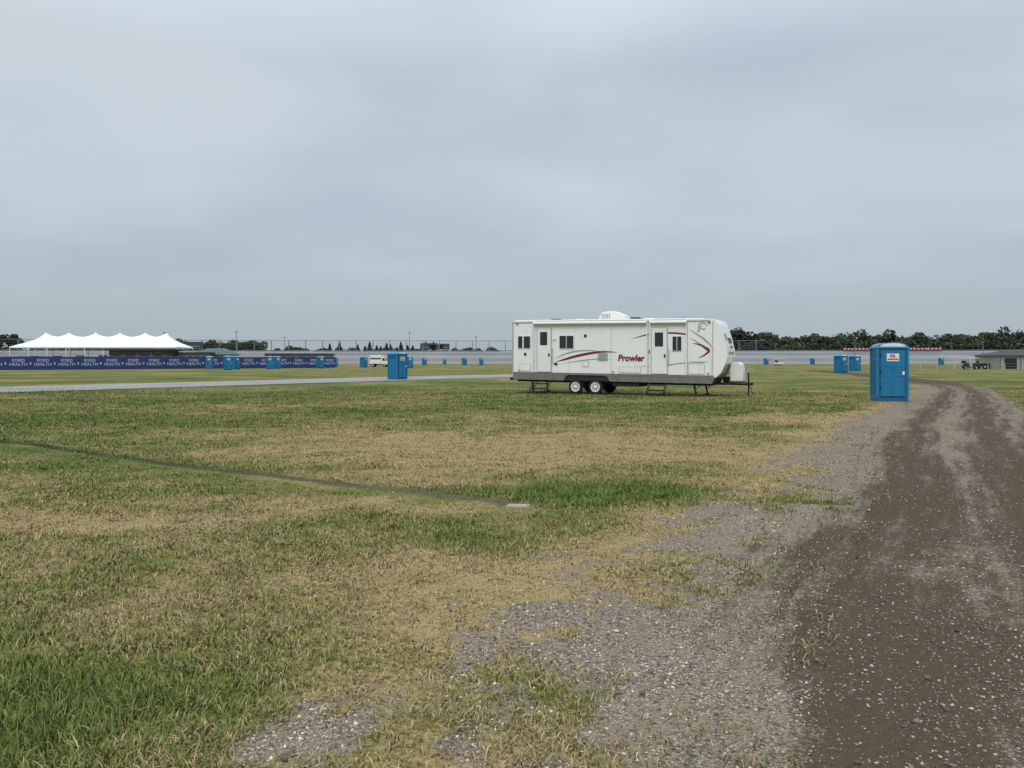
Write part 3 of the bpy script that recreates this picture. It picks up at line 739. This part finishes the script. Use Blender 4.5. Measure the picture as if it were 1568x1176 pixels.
# ------------------------------------------------------------------ distant trees
def make_trees(specs,name,seed):
    r=np.random.default_rng(seed); Vs=[];Cs=[];TV=[];TF=[]
    for (cx,cy,h,w,kind) in specs:
        if kind=='c':
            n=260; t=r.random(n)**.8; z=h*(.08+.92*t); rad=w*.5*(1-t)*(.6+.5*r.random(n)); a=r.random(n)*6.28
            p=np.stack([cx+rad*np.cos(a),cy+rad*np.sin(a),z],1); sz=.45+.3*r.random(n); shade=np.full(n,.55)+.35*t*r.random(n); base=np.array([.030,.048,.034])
        else:
            nl=r.integers(7,12); P=[];S=[]
            for _ in range(nl):
                a=r.random()*6.28; rr=w*.36*math.sqrt(r.random()); lz=h*(.36+.50*r.random()*(1-.45*rr/(w*.36)))
                lr=w*(.15+.13*r.random()); n=int(75+40*r.random()); u=r.normal(0,1,(n,3)); u/=np.linalg.norm(u,axis=1)[:,None]
                q=u*lr*(.55+.55*r.random(n)**.5)[:,None]*np.array([1,1,.8])
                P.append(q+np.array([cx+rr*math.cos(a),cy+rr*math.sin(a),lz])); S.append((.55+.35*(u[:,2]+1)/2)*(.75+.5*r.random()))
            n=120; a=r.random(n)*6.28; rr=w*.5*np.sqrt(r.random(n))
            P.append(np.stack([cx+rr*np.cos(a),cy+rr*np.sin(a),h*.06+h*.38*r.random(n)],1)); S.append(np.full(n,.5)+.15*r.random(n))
            p=np.concatenate(P); shade=np.concatenate(S); n=len(p); sz=.55+.55*r.random(n)
            g=r.random(); base=np.array([.056,.076,.052])*(1-g)+np.array([.082,.102,.060])*g  # leaf colour greyed and lightened to paint in distance haze
        n=len(p); a=r.normal(0,1,(n,3)); a/=np.linalg.norm(a,axis=1)[:,None]; b=np.cross(a,r.normal(0,1,(n,3))); b/=np.linalg.norm(b,axis=1)[:,None]
        a*=sz[:,None]; b*=sz[:,None]*.7
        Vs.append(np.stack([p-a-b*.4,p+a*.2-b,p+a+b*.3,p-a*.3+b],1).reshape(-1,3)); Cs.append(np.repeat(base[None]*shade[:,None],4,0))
        for (tx,ty,z0,z1,r0,r1) in ((0,0,0,h*.7,.30,.08),(w*.2,0,h*.25,h*.6,.14,.04),(-w*.2,w*.1,h*.3,h*.62,.13,.04)):
            k=sum(len(q) for q in TV); ring=[]
            for (zz,rr,ox,oy) in ((z0,r0,0,0),(z1,r1,tx,ty)):
                for j in range(5): ring.append((cx+ox+rr*math.cos(j*1.2566),cy+oy+rr*math.sin(j*1.2566),zz))
            TV.append(np.array(ring)); TF+= [(k+j,k+(j+1)%5,k+5+(j+1)%5,k+5+j) for j in range(5)]
    V=np.concatenate(Vs); nq=len(V)//4; F=(np.arange(nq)[:,None]*4+np.arange(4)[None]); C=np.concatenate(Cs)
    tv=np.concatenate(TV); tf=np.array(TF)+len(V)
    V=np.concatenate([V,tv]); F=np.concatenate([F,tf]); C=np.concatenate([C,np.tile([.05,.045,.035],(len(tv),1))])
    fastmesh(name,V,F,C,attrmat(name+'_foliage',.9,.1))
rr=random.Random(3)
sp=[]
s=.28
while s<.95:
    Y=470+rr.uniform(-25,40)
    hh=20.5+1.8*math.sin(s*31)+rr.uniform(-1.5,2.2)
    if s<.345: hh=22.5+rr.uniform(-1,1.5)
    elif s<.375: hh*=.88
    sp.append((s*Y,Y,hh,rr.uniform(12,16),'d')); s+=rr.uniform(.008,.013)
s=.28
while s<.95:
    Y=520+rr.uniform(-10,30); sp.append((s*Y,Y,rr.uniform(20,24),rr.uniform(15,19),'d')); s+=rr.uniform(.010,.016)
s=.26
while s<.95:
    Y=440+rr.uniform(-10,10); sp.append((s*Y,Y,rr.uniform(12,15),rr.uniform(11,14),'d')); s+=rr.uniform(.011,.017)
make_trees(sp,'distant_treeline',5)
sp=[]
s=-.95
while s<-.635:
    Y=440+rr.uniform(-20,30); sp.append((s*Y,Y,rr.uniform(17,22),rr.uniform(9,13),'d')); s+=rr.uniform(.012,.018)
s=-.62
while s<-.02:
    Y=480+rr.uniform(-20,40)
    if s<-.46: hh=rr.uniform(10,13)
    elif s<-.32: hh=rr.uniform(15,18)
    else: hh=rr.uniform(8.5,11)
    sp.append((s*Y,Y,hh,rr.uniform(9,14),'d')); s+=rr.uniform(.011,.02)
for px in (548,559,566,577,583,592,598,608,614,624,632,645,652,664,520,505):
    Y=430+rr.uniform(-10,20); sp.append((*at(px,Y),rr.uniform(8.6,11.5),6.5,'c'))
make_trees(sp,'distant_treeline',9)

# ------------------------------------------------------------------ world + sun
SUN_EL,SUN_AZ=52,200
w=bpy.data.worlds.new('World'); scene.world=w; w.use_nodes=True
w.cycles.sampling_method='MANUAL'; w.cycles.sample_map_resolution=256
nt=w.node_tree; N=nt.nodes; Lk=nt.links; N.clear()
out=N.new('ShaderNodeOutputWorld')
sky=N.new('ShaderNodeTexSky'); sky.sky_type='NISHITA'; sky.sun_disc=False; sky.sun_elevation=R(SUN_EL); sky.sun_rotation=R(SUN_AZ)
bg1=N.new('ShaderNodeBackground'); bg1.inputs[1].default_value=.08; Lk.new(sky.outputs[0],bg1.inputs[0])
tc=N.new('ShaderNodeTexCoord'); sp_=N.new('ShaderNodeSeparateXYZ'); Lk.new(tc.outputs['Generated'],sp_.inputs[0])
def wm(op,a,b=None,clamp=False):
    n=N.new('ShaderNodeMath'); n.operation=op; n.use_clamp=clamp
    for i,q in enumerate((a,b)):
        if q is None: continue
        if isinstance(q,(int,float)): n.inputs[i].default_value=q
        else: Lk.new(q,n.inputs[i])
    return n.outputs[0]
zc=wm('MAXIMUM',sp_.outputs[2],0.0); den=wm('ADD',zc,.16)
cx_=N.new('ShaderNodeCombineXYZ'); Lk.new(wm('DIVIDE',sp_.outputs[0],den),cx_.inputs[0]); Lk.new(wm('DIVIDE',sp_.outputs[1],den),cx_.inputs[1]); cx_.inputs[2].default_value=3.7
def wn(sc,det,ro,dist=0):
    n=N.new('ShaderNodeTexNoise'); n.inputs['Scale'].default_value=sc; n.inputs['Detail'].default_value=det; n.inputs['Roughness'].default_value=ro; n.inputs['Distortion'].default_value=dist
    Lk.new(cx_.outputs[0],n.inputs['Vector']); return n.outputs['Fac']
c1=wn(.55,3,.45,.4); c2=wn(1.9,4,.5,.3)
cl=wm('ADD',wm('MULTIPLY',c1,.78),wm('MULTIPLY',c2,.22))
mr=N.new('ShaderNodeMapRange'); Lk.new(cl,mr.inputs[0]); mr.inputs[1].default_value=.36; mr.inputs[2].default_value=.64; mr.interpolation_type='SMOOTHSTEP'
mx=N.new('ShaderNodeMix'); mx.data_type='RGBA'; Lk.new(mr.outputs[0],mx.inputs[0]); mx.inputs[6].default_value=(.49,.57,.65,1); mx.inputs[7].default_value=(.625,.70,.76,1)
hz=N.new('ShaderNodeMapRange'); Lk.new(zc,hz.inputs[0]); hz.inputs[1].default_value=0; hz.inputs[2].default_value=.22; hz.interpolation_type='SMOOTHSTEP'
mh=N.new('ShaderNodeMix'); mh.data_type='RGBA'; Lk.new(hz.outputs[0],mh.inputs[0]); mh.inputs[6].default_value=(.405,.48,.535,1); Lk.new(mx.outputs[2],mh.inputs[7])
br=N.new('ShaderNodeMapRange'); Lk.new(zc,br.inputs[0]); br.inputs[1].default_value=.35; br.inputs[2].default_value=1; br.inputs[3].default_value=1.0; br.inputs[4].default_value=3.0
bg2=N.new('ShaderNodeBackground'); Lk.new(mh.outputs[2],bg2.inputs[0]); Lk.new(br.outputs[0],bg2.inputs[1])
ms=N.new('ShaderNodeMixShader'); ms.inputs[0].default_value=.9; Lk.new(bg1.outputs[0],ms.inputs[1]); Lk.new(bg2.outputs[0],ms.inputs[2]); Lk.new(ms.outputs[0],out.inputs[0])
sd=bpy.data.lights.new('sun','SUN'); sd.energy=1.4; sd.angle=R(35); sd.color=(1,.94,.86)
so=bpy.data.objects.new('sun',sd); COL.objects.link(so)
az=R(SUN_AZ); el=R(SUN_EL)
d=Vector((math.sin(az)*math.cos(el),math.cos(az)*math.cos(el),math.sin(el)))
so.rotation_euler=d.to_track_quat('Z','Y').to_euler(); so.location=d*50

# ------------------------------------------------------------------ camera
cd=bpy.data.cameras.new('camera'); co=bpy.data.objects.new('camera',cd); COL.objects.link(co)
co.location=(0,0,1.6); co.rotation_euler=(R(90),0,0)
cd.sensor_width=36; cd.lens=27.05; cd.shift_y=-.0236; cd.clip_end=8000; cd.clip_start=.05
scene.camera=co
scene.view_settings.view_transform='Standard'; scene.view_settings.look='None'; scene.view_settings.exposure=0
